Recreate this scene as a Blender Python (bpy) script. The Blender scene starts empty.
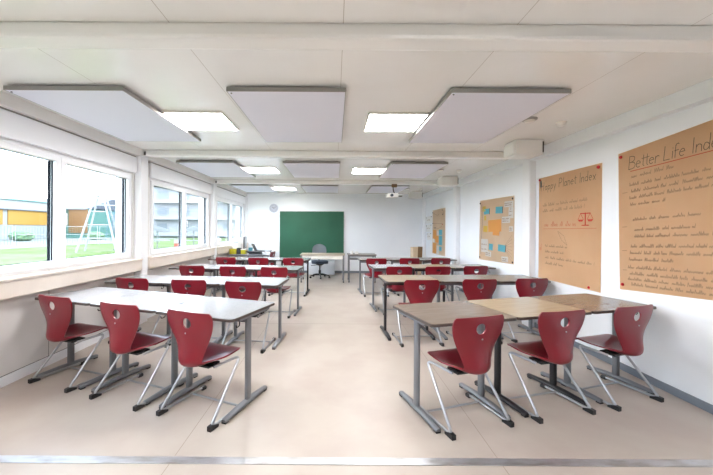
import bpy, bmesh, math, random
from mathutils import Vector, Matrix
random.seed(7)
SC = bpy.context.scene
COL = SC.collection
PI = math.pi
R = math.radians

# ------------------------------------------------------------------ materials
MATS = {}
def mat(name, col, rough=.5, metal=0, spec=.5, noise=None, emit=None, bump=None, coat=0):
    m = bpy.data.materials.new(name); m.use_nodes = True
    nt = m.node_tree; b = nt.nodes['Principled BSDF']
    b.inputs['Base Color'].default_value = (*col, 1)
    b.inputs['Roughness'].default_value = rough
    b.inputs['Metallic'].default_value = metal
    b.inputs['Specular IOR Level'].default_value = spec
    b.inputs['Coat Weight'].default_value = coat
    if emit:
        b.inputs['Emission Color'].default_value = (*emit[0], 1)
        b.inputs['Emission Strength'].default_value = emit[1]
    tc = nt.nodes.new('ShaderNodeTexCoord')
    if noise:
        col2, scale, lo, hi = noise[:4]
        n = nt.nodes.new('ShaderNodeTexNoise'); n.inputs['Scale'].default_value = scale
        n.inputs['Detail'].default_value = 5
        mp = nt.nodes.new('ShaderNodeMapping')
        if len(noise) > 4: mp.inputs['Scale'].default_value = noise[4]
        nt.links.new(tc.outputs['Object'], mp.inputs[0]); nt.links.new(mp.outputs[0], n.inputs['Vector'])
        r = nt.nodes.new('ShaderNodeMapRange'); r.inputs[1].default_value = lo; r.inputs[2].default_value = hi
        nt.links.new(n.outputs[0], r.inputs[0])
        mx = nt.nodes.new('ShaderNodeMix'); mx.data_type = 'RGBA'
        mx.inputs['A'].default_value = (*col, 1); mx.inputs['B'].default_value = (*col2, 1)
        nt.links.new(r.outputs[0], mx.inputs['Factor']); nt.links.new(mx.outputs['Result'], b.inputs['Base Color'])
    if bump:
        n = nt.nodes.new('ShaderNodeTexNoise'); n.inputs['Scale'].default_value = bump[0]
        nt.links.new(tc.outputs['Object'], n.inputs['Vector'])
        bp = nt.nodes.new('ShaderNodeBump'); bp.inputs['Strength'].default_value = bump[1]; bp.inputs['Distance'].default_value = .002
        nt.links.new(n.outputs[0], bp.inputs['Height']); nt.links.new(bp.outputs[0], b.inputs['Normal'])
    MATS[name] = m
    return m

def add_seams(m, axis_positions, colour, width=.0025):
    """thin joint lines at fixed object coordinates; axis_positions = [(axis, pos), ...]"""
    nt = m.node_tree; b = nt.nodes['Principled BSDF']
    tc = nt.nodes.new('ShaderNodeTexCoord'); sp = nt.nodes.new('ShaderNodeSeparateXYZ')
    nt.links.new(tc.outputs['Object'], sp.inputs[0])
    prev = None
    for ax, pos, w in axis_positions:
        s = nt.nodes.new('ShaderNodeMath'); s.operation = 'SUBTRACT'; s.inputs[1].default_value = pos
        nt.links.new(sp.outputs[ax], s.inputs[0])
        a = nt.nodes.new('ShaderNodeMath'); a.operation = 'ABSOLUTE'; nt.links.new(s.outputs[0], a.inputs[0])
        l = nt.nodes.new('ShaderNodeMath'); l.operation = 'LESS_THAN'; l.inputs[1].default_value = w
        nt.links.new(a.outputs[0], l.inputs[0])
        if prev is None: prev = l
        else:
            mxm = nt.nodes.new('ShaderNodeMath'); mxm.operation = 'MAXIMUM'
            nt.links.new(prev.outputs[0], mxm.inputs[0]); nt.links.new(l.outputs[0], mxm.inputs[1]); prev = mxm
    mx = nt.nodes.new('ShaderNodeMix'); mx.data_type = 'RGBA'
    nt.links.new(prev.outputs[0], mx.inputs['Factor'])
    if b.inputs['Base Color'].is_linked:
        nt.links.new(b.inputs['Base Color'].links[0].from_socket, mx.inputs['A'])
    else: mx.inputs['A'].default_value = b.inputs['Base Color'].default_value
    mx.inputs['B'].default_value = (*colour, 1)
    nt.links.new(mx.outputs['Result'], b.inputs['Base Color'])

def srgb(r, g, b):
    f = lambda c: (c/255/12.92) if c/255 <= .04045 else ((c/255+.055)/1.055)**2.4
    return (f(r), f(g), f(b))

mat('floor', srgb(184, 173, 163), .36, spec=.4, noise=(srgb(176, 162, 153), 2.2, .4, .65), bump=(60, .04))
add_seams(MATS['floor'], [(0, -.99, .0025), (0, 1.02, .0025), (1, 5.05, .007), (1, 8.05, .007)], srgb(150, 135, 122))
mat('ceiling', srgb(240, 238, 235), .2, noise=(srgb(235, 233, 229), 1.2, .4, .6))
add_seams(MATS['ceiling'], [(0, -1.95, .002), (0, -.95, .002), (0, .04, .002), (0, 1.03, .002), (0, 2.02, .002)], srgb(190, 182, 172))
mat('beam', srgb(238, 236, 232), .35)
mat('wall', srgb(241, 243, 246), .5, noise=(srgb(237, 239, 243), .9, .4, .6))
mat('wall_low', srgb(227, 223, 221), .5, noise=(srgb(219, 215, 213), 1.3, .4, .65))
add_seams(MATS['wall_low'], [(1, 3.47, .003), (1, 6.45, .003), (1, 9.4, .003), (2, .094, .003)], srgb(95, 90, 86))
mat('pvc', srgb(240, 240, 242), .3)
mat('trunk', srgb(223, 212, 202), .4, noise=(srgb(217, 205, 195), 3, .4, .6))
mat('grey_base', srgb(119, 126, 136), .5)
mat('alu', (.62, .63, .66), .42, .85, noise=((.42, .40, .39), 18, .45, .7, (.3, 1, 1)))
mat('gasket', srgb(14, 18, 26), .8, spec=.1)
mat('slot_grey', srgb(150, 145, 140), .6)
mat('slot_dark', srgb(70, 66, 62), .7)
mat('red_plastic', srgb(120, 9, 29), .3, spec=.45, bump=(300, .04), coat=.25)
MATS['red_plastic'].node_tree.nodes['Principled BSDF'].inputs['Coat IOR'].default_value = 1.5
MATS['red_plastic'].node_tree.nodes['Principled BSDF'].inputs['Coat Roughness'].default_value = .16
mat('chrome', (.42, .43, .45), .3, .85)
mat('black', srgb(28, 28, 30), .45)
mat('steel_grey', srgb(121, 123, 128), .38, .35)
mat('steel_dark', srgb(45, 43, 45), .4, .35)
mat('top_white', srgb(160, 160, 163), .16, noise=(srgb(151, 151, 155), 90, .4, .6))
mat('top_brown', srgb(125, 109, 97), .25, noise=(srgb(114, 99, 86), 6, .4, .65, (1, 5, 1)))
mat('top_beige', srgb(165, 148, 125), .25, noise=(srgb(158, 140, 116), 6, .4, .65, (1, 5, 1)))
mat('top_taupe', srgb(141, 131, 121), .25, noise=(srgb(131, 121, 112), 6, .4, .65, (1, 5, 1)))
mat('edge_dark', srgb(79, 69, 64), .5)
mat('panel_face', srgb(224, 224, 235), .75, bump=(500, .15))
mat('panel_frame', srgb(150, 148, 143), .4, .3)
mat('lamp_glow', (1, 1, 1), .5, emit=((.985, .985, .98), 9.4))
mat('lamp_frame', srgb(214, 210, 202), .4)
mat('green_board', srgb(28, 84, 60), .6, noise=(srgb(34, 92, 67), 1.4, .42, .7))
mat('kraft', srgb(235, 203, 162), .75, noise=(srgb(230, 195, 152), 2.0, .4, .65))
mat('kraft_pale', srgb(233, 211, 182), .75, noise=(srgb(227, 204, 173), 2.0, .4, .65))
mat('ink', srgb(108, 90, 76), .7)
mat('ink_soft', srgb(176, 144, 114), .7)
mat('ink_red', srgb(214, 84, 62), .7)
mat('pin_red', srgb(196, 22, 34), .3)
mat('pin_dark', srgb(60, 50, 60), .4)
mat('paper_white', srgb(238, 236, 232), .7)
mat('paper_blue', srgb(118, 204, 220), .7)
mat('paper_orange', srgb(248, 188, 104), .7)
mat('paper_yellow', srgb(236, 208, 100), .7)
mat('grey_mesh', srgb(151, 157, 164), .7, bump=(400, .3))
mat('slate_fabric', srgb(62, 72, 89), .8, bump=(300, .3))
mat('desk_light', srgb(184, 170, 153), .3)
mat('cream', srgb(232, 228, 220), .4)
mat('cabinet_white', srgb(220, 224, 230), .4)
mat('yellow', srgb(194, 184, 34), .4)
mat('teal', srgb(74, 138, 151), .5)
mat('cardboard', srgb(214, 190, 160), .8)
mat('brown_dark', srgb(120, 92, 62), .8)
mat('screen', srgb(58, 64, 74), .2)
mat('silver_plastic', srgb(186, 190, 196), .35)
mat('clock_face', srgb(250, 250, 252), .7)
mat('clock_rim', srgb(196, 198, 212), .5)
mat('grass', srgb(76, 90, 54), .95, spec=0, noise=(srgb(92, 98, 78), .35, .35, .65))
mat('out_paving', srgb(98, 98, 94), .9, spec=.05)
mat('out_white', srgb(124, 124, 124), .7)
mat('out_grey', srgb(124, 125, 127), .7)
mat('out_roof', srgb(63, 68, 78), .6)
mat('out_yellow', srgb(132, 100, 36), .6)
mat('out_orange', srgb(104, 72, 38), .6)
mat('out_teal', srgb(60, 98, 90), .6)
mat('out_blue', srgb(62, 90, 106), .6)
mat('out_glass', srgb(94, 99, 104), .35)
mat('out_barrier', srgb(127, 58, 38), .6)
mat('out_umber', srgb(62, 64, 63), .8)
mat('leaf', srgb(84, 104, 74), .9, noise=(srgb(66, 88, 60), 6, .4, .6))
# window glass: clear with a fresnel sheen
g = bpy.data.materials.new('glass'); g.use_nodes = True; nt = g.node_tree; nt.nodes.clear()
o_ = nt.nodes.new('ShaderNodeOutputMaterial'); t_ = nt.nodes.new('ShaderNodeBsdfTransparent'); t_.inputs[0].default_value = (.93, .96, .96, 1)
gl = nt.nodes.new('ShaderNodeBsdfGlossy'); gl.inputs['Roughness'].default_value = .02
lw_ = nt.nodes.new('ShaderNodeLayerWeight')
pw = nt.nodes.new('ShaderNodeMath'); pw.operation = 'POWER'; pw.inputs[1].default_value = 4
fr = nt.nodes.new('ShaderNodeMapRange'); fr.inputs[3].default_value = .02; fr.inputs[4].default_value = .5
nt.links.new(lw_.outputs['Facing'], pw.inputs[0]); nt.links.new(pw.outputs[0], fr.inputs[0])
mx_ = nt.nodes.new('ShaderNodeMixShader')
nt.links.new(fr.outputs[0], mx_.inputs[0]); nt.links.new(t_.outputs[0], mx_.inputs[1]); nt.links.new(gl.outputs[0], mx_.inputs[2]); nt.links.new(mx_.outputs[0], o_.inputs[0])
MATS['glass'] = g

# ------------------------------------------------------------------ mesh building
class MB:
    def __init__(s): s.bm = bmesh.new()
    def box(s, x0, x1, y0, y1, z0, z1, bev=0, M=None):
        r = bmesh.ops.create_cube(s.bm, size=1)
        vs = r['verts']
        for v in vs:
            v.co = Vector(((x0+x1)/2+v.co.x*(x1-x0), (y0+y1)/2+v.co.y*(y1-y0), (z0+z1)/2+v.co.z*(z1-z0)))
            if M: v.co = M @ v.co
        if bev:
            es = list({e for v in vs for e in v.link_edges})
            bmesh.ops.bevel(s.bm, geom=es, offset=bev, segments=2, profile=.6, affect='EDGES')
        return s
    def prism(s, pts, z0, z1, M=None):
        a = [Vector((p[0], p[1], z0)) for p in pts]; b = [Vector((p[0], p[1], z1)) for p in pts]
        if M: a = [M @ v for v in a]; b = [M @ v for v in b]
        va = [s.bm.verts.new(v) for v in a]; vb = [s.bm.verts.new(v) for v in b]
        n = len(pts)
        s.bm.faces.new(va[::-1]); s.bm.faces.new(vb)
        for i in range(n): s.bm.faces.new((va[i], va[(i+1) % n], vb[(i+1) % n], vb[i]))
        return s
    def tube(s, pts, r, n=10, sx=1, sy=1, radii=None):
        pts = [Vector(p) for p in pts]; rings = []
        t0 = (pts[1]-pts[0]).normalized()
        up = Vector((0, 0, 1)) if abs(t0.z) < .9 else Vector((1, 0, 0))
        u = t0.cross(up).normalized()
        for i, p in enumerate(pts):
            a = pts[max(i-1, 0)]; b = pts[min(i+1, len(pts)-1)]
            t = (b-a).normalized()
            u = (u - t*u.dot(t)).normalized(); w = t.cross(u)
            rr = radii[i] if radii else r
            rings.append([s.bm.verts.new(p + u*math.cos(k*2*PI/n)*rr*sx + w*math.sin(k*2*PI/n)*rr*sy) for k in range(n)])
        for a, b in zip(rings, rings[1:]):
            for k in range(n): s.bm.faces.new((a[k], a[(k+1) % n], b[(k+1) % n], b[k]))
        s.bm.faces.new(rings[0][::-1]); s.bm.faces.new(rings[-1])
        return s
    def lathe(s, prof, n=24, M=None):
        rings = []
        for r, z in prof:
            ring = []
            for k in range(n):
                v = Vector((r*math.cos(k*2*PI/n), r*math.sin(k*2*PI/n), z))
                ring.append(s.bm.verts.new(M @ v if M else v))
            rings.append(ring)
        for a, b in zip(rings, rings[1:]):
            for k in range(n): s.bm.faces.new((a[k], a[(k+1) % n], b[(k+1) % n], b[k]))
        s.bm.faces.new(rings[0][::-1]); s.bm.faces.new(rings[-1])
        return s
    def build(s, name, m, parent=None, smooth=False, loc=None, rz=0):
        bmesh.ops.recalc_face_normals(s.bm, faces=s.bm.faces)
        me = bpy.data.meshes.new(name); s.bm.to_mesh(me); s.bm.free()
        me.materials.append(MATS[m])
        if smooth:
            for p in me.polygons: p.use_smooth = True
            try: me.set_sharp_from_angle(angle=R(40))
            except Exception: pass
        o = bpy.data.objects.new(name, me); COL.objects.link(o)
        if parent: o.parent = parent
        if loc: o.location = loc
        o.rotation_euler.z = rz
        return o

def tag(o, label, cat, group=None, kind=None):
    if label: o['label'] = label
    if cat: o['category'] = cat
    if group: o['group'] = group
    if kind: o['kind'] = kind
    return o
def structure(o, label=None):
    o['kind'] = 'structure'
    if label: o['label'] = label
    return o
def empty(name, loc=(0, 0, 0), rz=0, label=None, cat=None, group=None):
    o = bpy.data.objects.new(name, None); COL.objects.link(o); o.empty_display_size = .1
    o.location = loc; o.rotation_euler.z = rz
    return tag(o, label, cat, group)
def copy_tree(o, parent=None):
    c = o.copy(); COL.objects.link(c)
    if parent: c.parent = parent
    for ch in list(o.children): copy_tree(ch, c)
    return c
def rrect(w, d, r, n=5, cx=0, cy=0):
    pts = []
    for sx, sy, a0 in ((1, 1, 0), (-1, 1, 90), (-1, -1, 180), (1, -1, 270)):
        for k in range(n+1):
            a = R(a0+90*k/n)
            pts.append((cx+sx*(w/2-r)+r*math.cos(a), cy+sy*(d/2-r)+r*math.sin(a)))
    return pts
def arc_path(pts, rad, n=5):
    """polyline with rounded corners"""
    P = [Vector(p) for p in pts]; out = [P[0]]
    for a, b, c in zip(P, P[1:], P[2:]):
        d1 = (a-b); d2 = (c-b); r = min(rad, d1.length*.45, d2.length*.45)
        p0 = b+d1.normalized()*r; p2 = b+d2.normalized()*r
        for k in range(n+1):
            t = k/n; out.append(p0*(1-t)**2 + b*2*t*(1-t) + p2*t*t)
    out.append(P[-1]); return out

# ------------------------------------------------------------------ the room
WX, Y0, Y1, ZC = 2.95, -3.95, 10.98, 2.59
BEAMS = [-.98, 1.94, 5.03, 8.02]
structure(MB().box(-WX-.25, WX+.25, Y0-.2, Y1+.2, -.25, 0).build('floor', 'floor'))
structure(MB().box(-WX-.25, WX+.25, Y0-.2, Y1+.2, ZC, ZC+.25).build('ceiling', 'ceiling'))
structure(MB().box(WX, WX+.25, Y0-.2, Y1+.2, 0, ZC).build('wall_right', 'wall'))
structure(MB().box(-WX, WX, Y1, Y1+.2, 0, ZC).build('wall_back', 'wall'))
structure(MB().box(-WX, WX, Y0-.2, Y0, 0, ZC).build('wall_front', 'wall'))
# left wall with window openings
WZ0, WZ1 = .985, 2.23
openings = [(2.36+2.98*k, 4.92+2.98*k-.02) for k in (-1, 0, 1)] + [(2.36+5.93, 4.92+5.93)]  # first opening is out of view, added to let in more light
wl = MB().box(-WX-.25, -WX, Y0-.2, Y1+.2, 0, WZ0).box(-WX-.25, -WX, Y0-.2, Y1+.2, WZ1, ZC)
ys = [Y0-.2] + [v for o in openings for v in o] + [Y1+.2]
for a, b in zip(ys[0::2], ys[1::2]): wl.box(-WX-.25, -WX, a, b, WZ0, WZ1)
structure(wl.build('wall_left', 'wall_low'))

def window(n, ya, yb):
    root = empty('window_%d' % n, (-WX, (ya+yb)/2, WZ0)); structure(root)
    h = WZ1-WZ0; L = (yb-ya)/2
    fr = MB(); X0, X1 = -.09, -.02
    fr.box(X0, X1, -L, L, 0, .055).box(X0, X1, -L, L, h-.055, h)
    fr.box(X0, X1, -L, -L+.06, .055, h-.055).box(X0, X1, L-.06, L, .055, h-.055).box(X0, X1, -.045, .01, .055, h-.055)
    fr.build('window_frame', 'pvc', root)
    for (a, b, side) in ((-L+.05, -.02, 1), (-.018, L-.05, -1)):
        za, zb = .022, h-.042
        s = MB(); w = .066; xa, xb = -.075, .006
        s.box(xa, xb, a, a+w, za, zb, .006).box(xa, xb, b-w, b, za, zb, .006)
        s.box(xa, xb, a+w-.006, b-w+.006, za, za+w, .006).box(xa, xb, a+w-.006, b-w+.006, zb-w, zb, .006)
        sa = s.build('window_sash', 'pvc', root)
        MB().box(-.052, -.044, a+w-.01, b-w+.01, za+w-.01, zb-w+.01).build('glass_pane', 'glass', sa)
        g = MB(); q = .006
        g.box(-.042, -.03, a+w-.001, a+w+q, za+w, zb-w).box(-.042, -.03, b-w-q, b-w+.001, za+w, zb-w)
        g.box(-.042, -.03, a+w, b-w, za+w, za+w+q).box(-.042, -.03, a+w, b-w, zb-w-q, zb-w)
        # dark outer rebate seen edge-on at the far side of each pane
        g.box(-.085, -.053, b-w-.004, b-w+.002, za+w, zb-w)
        g.build('gasket', 'gasket', sa)
    hd = MB().box(.006, .014, .0, .03, .50, .60, .003).box(.014, .04, .007, .023, .575, .592, .003).box(.03, .043, .006, .024, .46, .592, .004)
    hd.build('window_handle', 'pvc', root)
    return root
for i, (a, b) in enumerate(openings[1:]+openings[:1]): window(i+1, a, b)

# roller-shutter boxes, cable trunk, long beams
n = 0
for (a, b) in openings:
    n += 1
    s = MB().box(-WX, -2.905, a-.03, b+.03, WZ1-.01, 2.455, .01)
    o = structure(s.build('trim_%d' % n, 'pvc'))
n += 1; structure(MB().box(-WX, -2.925, Y0, Y1, 2.448, 2.475).build('trim_%d' % n, 'slot_grey'))
n += 1; structure(MB().box(-WX, -2.87, Y0, Y1, 2.475, ZC, .004).build('trim_%d' % n, 'beam'))
n += 1; structure(MB().box(WX-.09, WX, Y0, Y1, 2.445, ZC, .003).build('trim_%d' % n, 'wall'))
for (a, b) in zip([Y0, -.9, 2.06, 5.14, 8.13], [-1.06, 1.84, 4.94, 7.92, Y1]):
    n += 1
    structure(MB().box(-WX, -2.83, a, b, .80, .95, .006).box(-WX, -2.815, a, b, .951, .975, .004).build('trim_%d' % n, 'trunk'))
for y in BEAMS:
    n += 1
    structure(MB().box(-2.87, WX-.09, y-.04, y+.1, 2.5, ZC, .02).build('trim_%d' % n, 'beam'))
    n += 1; structure(MB().box(-WX, -2.85, y-.1, y+.1, 0, 2.5, .02).build('trim_%d' % n, 'pvc'))
    n += 1; structure(MB().box(2.85, WX, y-.1, y+.1, 0, 2.5, .02).build('trim_%d' % n, 'pvc'))
n += 1; structure(MB().box(2.85, WX, Y1-.1, Y1, 0, 2.5, .02).build('trim_%d' % n, 'pvc'))
n += 1; structure(MB().box(-WX, -2.86, Y1-.1, Y1, 0, 2.5, .02).build('trim_%d' % n, 'pvc'))
# lashing holes (dark slots) at the beam ends
for y in BEAMS[1:]:
    n += 1; structure(MB().box(-2.845, -2.815, y-.047, y-.036, 2.505, 2.56, .003).build('trim_%d' % n, 'slot_dark'))
n += 1; structure(MB().box(-WX, WX, 2.022, 2.085, 0, .005, .002).build('trim_%d' % n, 'alu'))
structure(MB().box(WX-.014, WX, Y0, Y1, 0, .07, .003).build('baseboard_right', 'grey_base'))
structure(MB().box(-WX, WX-.014, Y1-.014, Y1, 0, .07, .003).build('baseboard_back', 'grey_base'))
structure(MB().box(-WX, -WX+.012, Y0, Y1-.014, 0, .09, .003).build('baseboard_left', 'wall'))

# ------------------------------------------------------------------ ceiling panels, lamps, devices
BAYNAME = {0: 'nearest the camera', 1: 'in the middle bay', 2: 'in the far bay by the green board'}
def acoustic_panel():
    r = empty('acoustic_panel')
    w, d = .975, 1.60
    f = MB(); t = .006
    f.box(-w/2, w/2, -d/2, -d/2+t, 0, .035).box(-w/2, w/2, d/2-t, d/2, 0, .035)
    f.box(-w/2, -w/2+t, -d/2+t, d/2-t, 0, .035).box(w/2-t, w/2, -d/2+t, d/2-t, 0, .035)
    f.build('frame', 'panel_frame', r)
    MB().box(-w/2+t, w/2-t, -d/2+t, d/2-t, .001, .033).build('absorber_face', 'panel_face', r)
    for sx in (-1, 1):
        for sy in (-1, 1):
            x, y = sx*(w/2-.05), sy*(d/2-.06)
            MB().box(x-.02, x+.02, y-.02, y+.02, .033, ZC-2.539, .002).build('hanger', 'panel_frame', r)
    MB().lathe([(.001, -.004), (.007, -.004), (.007, .002)], 10, Matrix.Translation((-w/2+.03, -d/2+.04, 0))).build('screw', 'slot_dark', r)
    return r
pp = acoustic_panel(); first = True
SIDE = {-2.22: 'over the window side', -.405: 'over the centre aisle', 1.43: 'over the poster side'}
for k in range(-1, 3):
    for x, sn in SIDE.items():
        if k == -1 and x != -.39: pass
        o = pp if first else copy_tree(pp); first = False
        o.location = (x, 3.535+2.97*k, 2.539)
        bn = BAYNAME.get(k, 'behind the camera')
        tag(o, 'lavender-white acoustic ceiling panel %s, %s' % (sn, bn), 'ceiling panel', 'acoustic ceiling panels')
def lamp():
    r = empty('ceiling_lamp'); w = .288
    f = MB(); t = .012
    f.box(-w-t, w+t, -w-t, -w, -.022, -.0005).box(-w-t, w+t, w, w+t, -.022, -.0005).box(-w-t, -w, -w, w, -.022, -.0005).box(w, w+t, -w, w, -.022, -.0005)
    f.build('frame', 'lamp_frame', r)
    MB().box(-w, w, -w, w, -.020, -.001).build('diffuser', 'lamp_glow', r)
    return r
lp = lamp(); first = True
for k in range(-1, 3):  # the pair behind the camera is unseen, added for more light
    for x in (-1.43, .63):
        if (k == 2 and x > 0): continue
        o = lp if first else copy_tree(lp); first = False
        o.location = (x, 3.64+2.97*k, ZC)
        tag(o, 'square lit ceiling light on the %s side, %s' % ('window' if x < 0 else 'poster', BAYNAME.get(k, 'added unseen behind the camera, %s bay' % ('next' if k == -1 else 'rear'))), 'ceiling light', 'square ceiling lights')
for k in range(3):
    y = 3.62+2.97*k
    d = empty('smoke_detector', (2.43, y, ZC), 0, 'small white round smoke detector on the ceiling, %s' % BAYNAME[k], 'smoke detector', 'smoke detectors')
    MB().lathe([(.05, 0), (.05, -.012), (.046, -.016)], 24).build('base', 'cream', d, True)
    MB().lathe([(.046, -.016), (.04, -.035), (.02, -.045), (.002, -.046)], 24).build('sensor_dome', 'paper_white', d, True)
    d = empty('ceiling_speaker', (2.03, y-.1, ZC), 0, 'shallow round ceiling speaker with grey rim, %s' % BAYNAME[k], 'speaker', 'ceiling speakers')
    MB().lathe([(.075, 0), (.075, -.012), (.062, -.02)], 28).build('rim', 'panel_frame', d, True)
    MB().lathe([(.060, -.013), (.045, -.028), (.02, -.032), (.002, -.032)], 28).build('grille', 'cream', d, True)
    b = empty('ceiling_junction_box', (2.48, y+.82, ZC), 0, 'white box under the ceiling, poster side, %s' % BAYNAME[k], 'box', 'white ceiling boxes')
    MB().box(-.18, .19, -.15, .15, -.2, 0, .03).build('housing', 'beam', b, True)
    MB().box(-.195, -.175, -.13, .13, -.18, -.04, .008).build('end_cap', 'paper_white', b, True)
    MB().box(.165, .178, -.156, -.146, -.17, -.03, .002).build('cable_slot', 'slot_dark', b)
# projector
p = empty('projector', (1.40, 7.85, 2.5), 0, 'white projector with dark bracket hanging below the cross beam near the far bay', 'projector')
MB().box(-.06, .06, .08, .16, -.07, 0, .006).build('ceiling_plate', 'brown_dark', p)
MB().tube(arc_path([(-.03, .12, -.06), (-.03, .06, -.18), (.0, .0, -.24)], .05), .012).build('arm', 'steel_dark', p, True)
MB().tube([(.15, .1, -.16), (-.01, .04, -.22)], .006, 8).build('cable', 'silver_plastic', p, True)
MB().box(-.19, .06, -.12, .13, -.33, -.235, .02).build('body', 'paper_white', p, True)
MB().lathe([(.035, 0), (.035, .03), (.028, .035)], 20, Matrix.Translation((-.1, -.12, -.285)) @ Matrix.Rotation(PI/2, 4, 'X')).build('lens', 'screen', p, True)
MB().box(.03, .16, -.05, .06, -.305, -.285, .004).build('tray_arm', 'steel_dark', p)

# ------------------------------------------------------------------ clock and board
c = empty('wall_clock', (-2.0, Y1, 2.10), 0, 'round pale wall clock left of the green board', 'clock')
MX = Matrix.Rotation(PI/2, 4, 'X')
MB().lathe([(.14, 0), (.145, .03), (.13, .04), (.124, .03)], 36, MX).build('rim', 'clock_rim', c, True)
MB().lathe([(.001, .028), (.126, .029)], 36, MX).build('dial', 'clock_face', c)
mk = MB()
for k in range(12):
    a = k*PI/6; M = Matrix.Translation((0, -.031, 0)) @ Matrix.Rotation(a, 4, 'Y')
    mk.box(-.004, .004, -.001, .001, .095, .115, M=M)
mk.build('hour_marks', 'slot_dark', c)
for L, w, a, nm in ((.065, .006, 305, 'hour_hand'), (.1, .004, 60, 'minute_hand')):
    MB().box(-w, w, -.0015, .0015, -.015, L, M=Matrix.Translation((0, -.034, 0)) @ Matrix.Rotation(R(a), 4, 'Y')).build(nm, 'slot_dark', c)

b = empty('chalkboard', (-.755, Y1, .46), 0, 'large dark green chalkboard on the far wall', 'chalkboard')
MB().box(-1.04, 1.04, -.045, 0, 0, 1.54, .003).build('writing_surface', 'green_board', b)
f = MB(); f.box(-1.055, 1.055, -.05, 0, 1.54, 1.552).box(-1.055, 1.055, -.05, 0, -.012, 0).box(-1.055, -1.04, -.05, 0, 0, 1.54).box(1.04, 1.055, -.05, 0, 0, 1.54)
f.build('frame', 'alu', b)
MB().box(-1.0, 1.0, -.12, -.05, -.012, -.002, .002).build('chalk_tray', 'alu', b)

# ------------------------------------------------------------------ student tables
TW, TD = .74, .65
def make_table(top, legm, mirror):
    r = empty('school_table')
    MB().prism(rrect(TW-.002, TD-.002, .034), .728, .747).build('edge_band', 'edge_dark', r)
    MB().prism(rrect(TW-.009, TD-.009, .031), .7455, .75).build('tabletop', top, r)
    for sx in (-1, 1):
        x = sx*(TW/2-.037-(.085 if sx == mirror else 0))
        lg = MB().prism(rrect(.034, .062, .016, 4, x, -.06), .03, .71).build('leg', legm, r, True)
        MB().box(x-.03, x+.03, -.22, .22, .708, .728, .004).build('top_bracket', legm, lg)
        # slightly domed foot bar
        ft = MB().tube([(x, -.365, .020), (x, -.355, .021), (x, -.17, .029), (x, .03, .029), (x, .20, .021), (x, .21, .020)], .02, 12, sx=1.25, sy=.9,
                       radii=[.014, .019, .023, .023, .019, .014]).build('foot', legm, lg, True)
        for sy in (-1, 1):
            MB().box(x-.018, x+.018, sy*.265-.10, sy*.265-.06, 0, .012, .002).build('glide', 'black', lg)
    MB().box(-TW/2+.06+(.06 if mirror < 0 else 0), TW/2-.06-(.06 if mirror > 0 else 0), -.072, -.028, .66, .705, .003).build('crossbar', legm, r)
    MB().box(-TW/2+.06, TW/2-.06, .185, .225, .668, .726, .003).build('rear_rail', 'steel_dark', r)
    hk = MB().tube(arc_path([(TW/2-.055, -.15, .70), (TW/2-.055, -.15, .655), (TW/2-.055, -.19, .65), (TW/2-.055, -.195, .67)], .015), .004, 8).build('bag_hook', 'steel_dark', r, True)
    return r
protos = {}
def table(top, legm, near_left, ang, idx, sx, label):
    mirror = -1 if near_left[0] < 0 else 1
    key = (top, legm, mirror)
    if key not in protos: protos[key] = make_table(top, legm, mirror); o = protos[key]
    else: o = copy_tree(protos[key])
    a = R(ang); w = TW*sx
    cx = near_left[0] + math.cos(a)*w*(idx+.5) - math.sin(a)*TD/2
    cy = near_left[1] + math.sin(a)*w*(idx+.5) + math.cos(a)*TD/2
    o.location = (cx, cy, 0); o.rotation_euler.z = a; o.scale.x = sx*.998
    tag(o, label, 'table', 'student tables set in rows')
ROWN = ['front', 'second', 'third', 'rearmost']
POSL = ['beside the window wall', 'in the middle of its row', 'beside the centre aisle']
POSR = ['beside the centre aisle', 'in the middle of its row', 'beside the poster wall']
def left_start(nr, ang, sx):   # near-right corner -> near-left corner
    a = R(ang); w = TW*sx*3
    return (nr[0]-math.cos(a)*w, nr[1]-math.sin(a)*w)
LROWS = [((-.751, 2.463), -19.5, 1.025), ((-.675, 3.99), -5, 1), ((-.61, 5.52), -4, 1), ((-.58, 7.28), -2.5, 1)]
RROWS = [((.683, 2.37), 15.7, 1.03), ((.67, 4.33), 3.2, 1), ((.68, 5.84), 4, 1), ((.56, 7.42), 4, 1)]
RTOP = [['top_brown', 'top_beige', 'top_brown'], ['top_beige', 'top_taupe', 'top_taupe'], ['top_white', 'top_beige', 'top_taupe'], ['top_taupe', 'top_white', 'top_taupe']]
CN = {'top_brown': 'brown', 'top_beige': 'beige', 'top_taupe': 'greyish brown', 'top_white': 'off-white'}
for i, (nr, ang, sx) in enumerate(LROWS):
    st = left_start(nr, ang, sx)
    for j in range(3):
        lm = 'steel_dark' if (i == 3 and j == 2) else 'steel_grey'
        table('top_white', lm, st, ang, j, sx, 'off-white school table in the %s window-side row, %s' % (ROWN[i], POSL[j]))
for i, (nl, ang, sx) in enumerate(RROWS):
    for j in range(3):
        lm = 'steel_dark' if (i, j) in ((0, 1), (1, 0), (2, 1)) else 'steel_grey'
        t = RTOP[i][j]
        table(t, lm, nl, ang, j, sx, '%s school table in the %s poster-side row, %s' % (CN[t], ROWN[i], POSR[j]))

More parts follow.
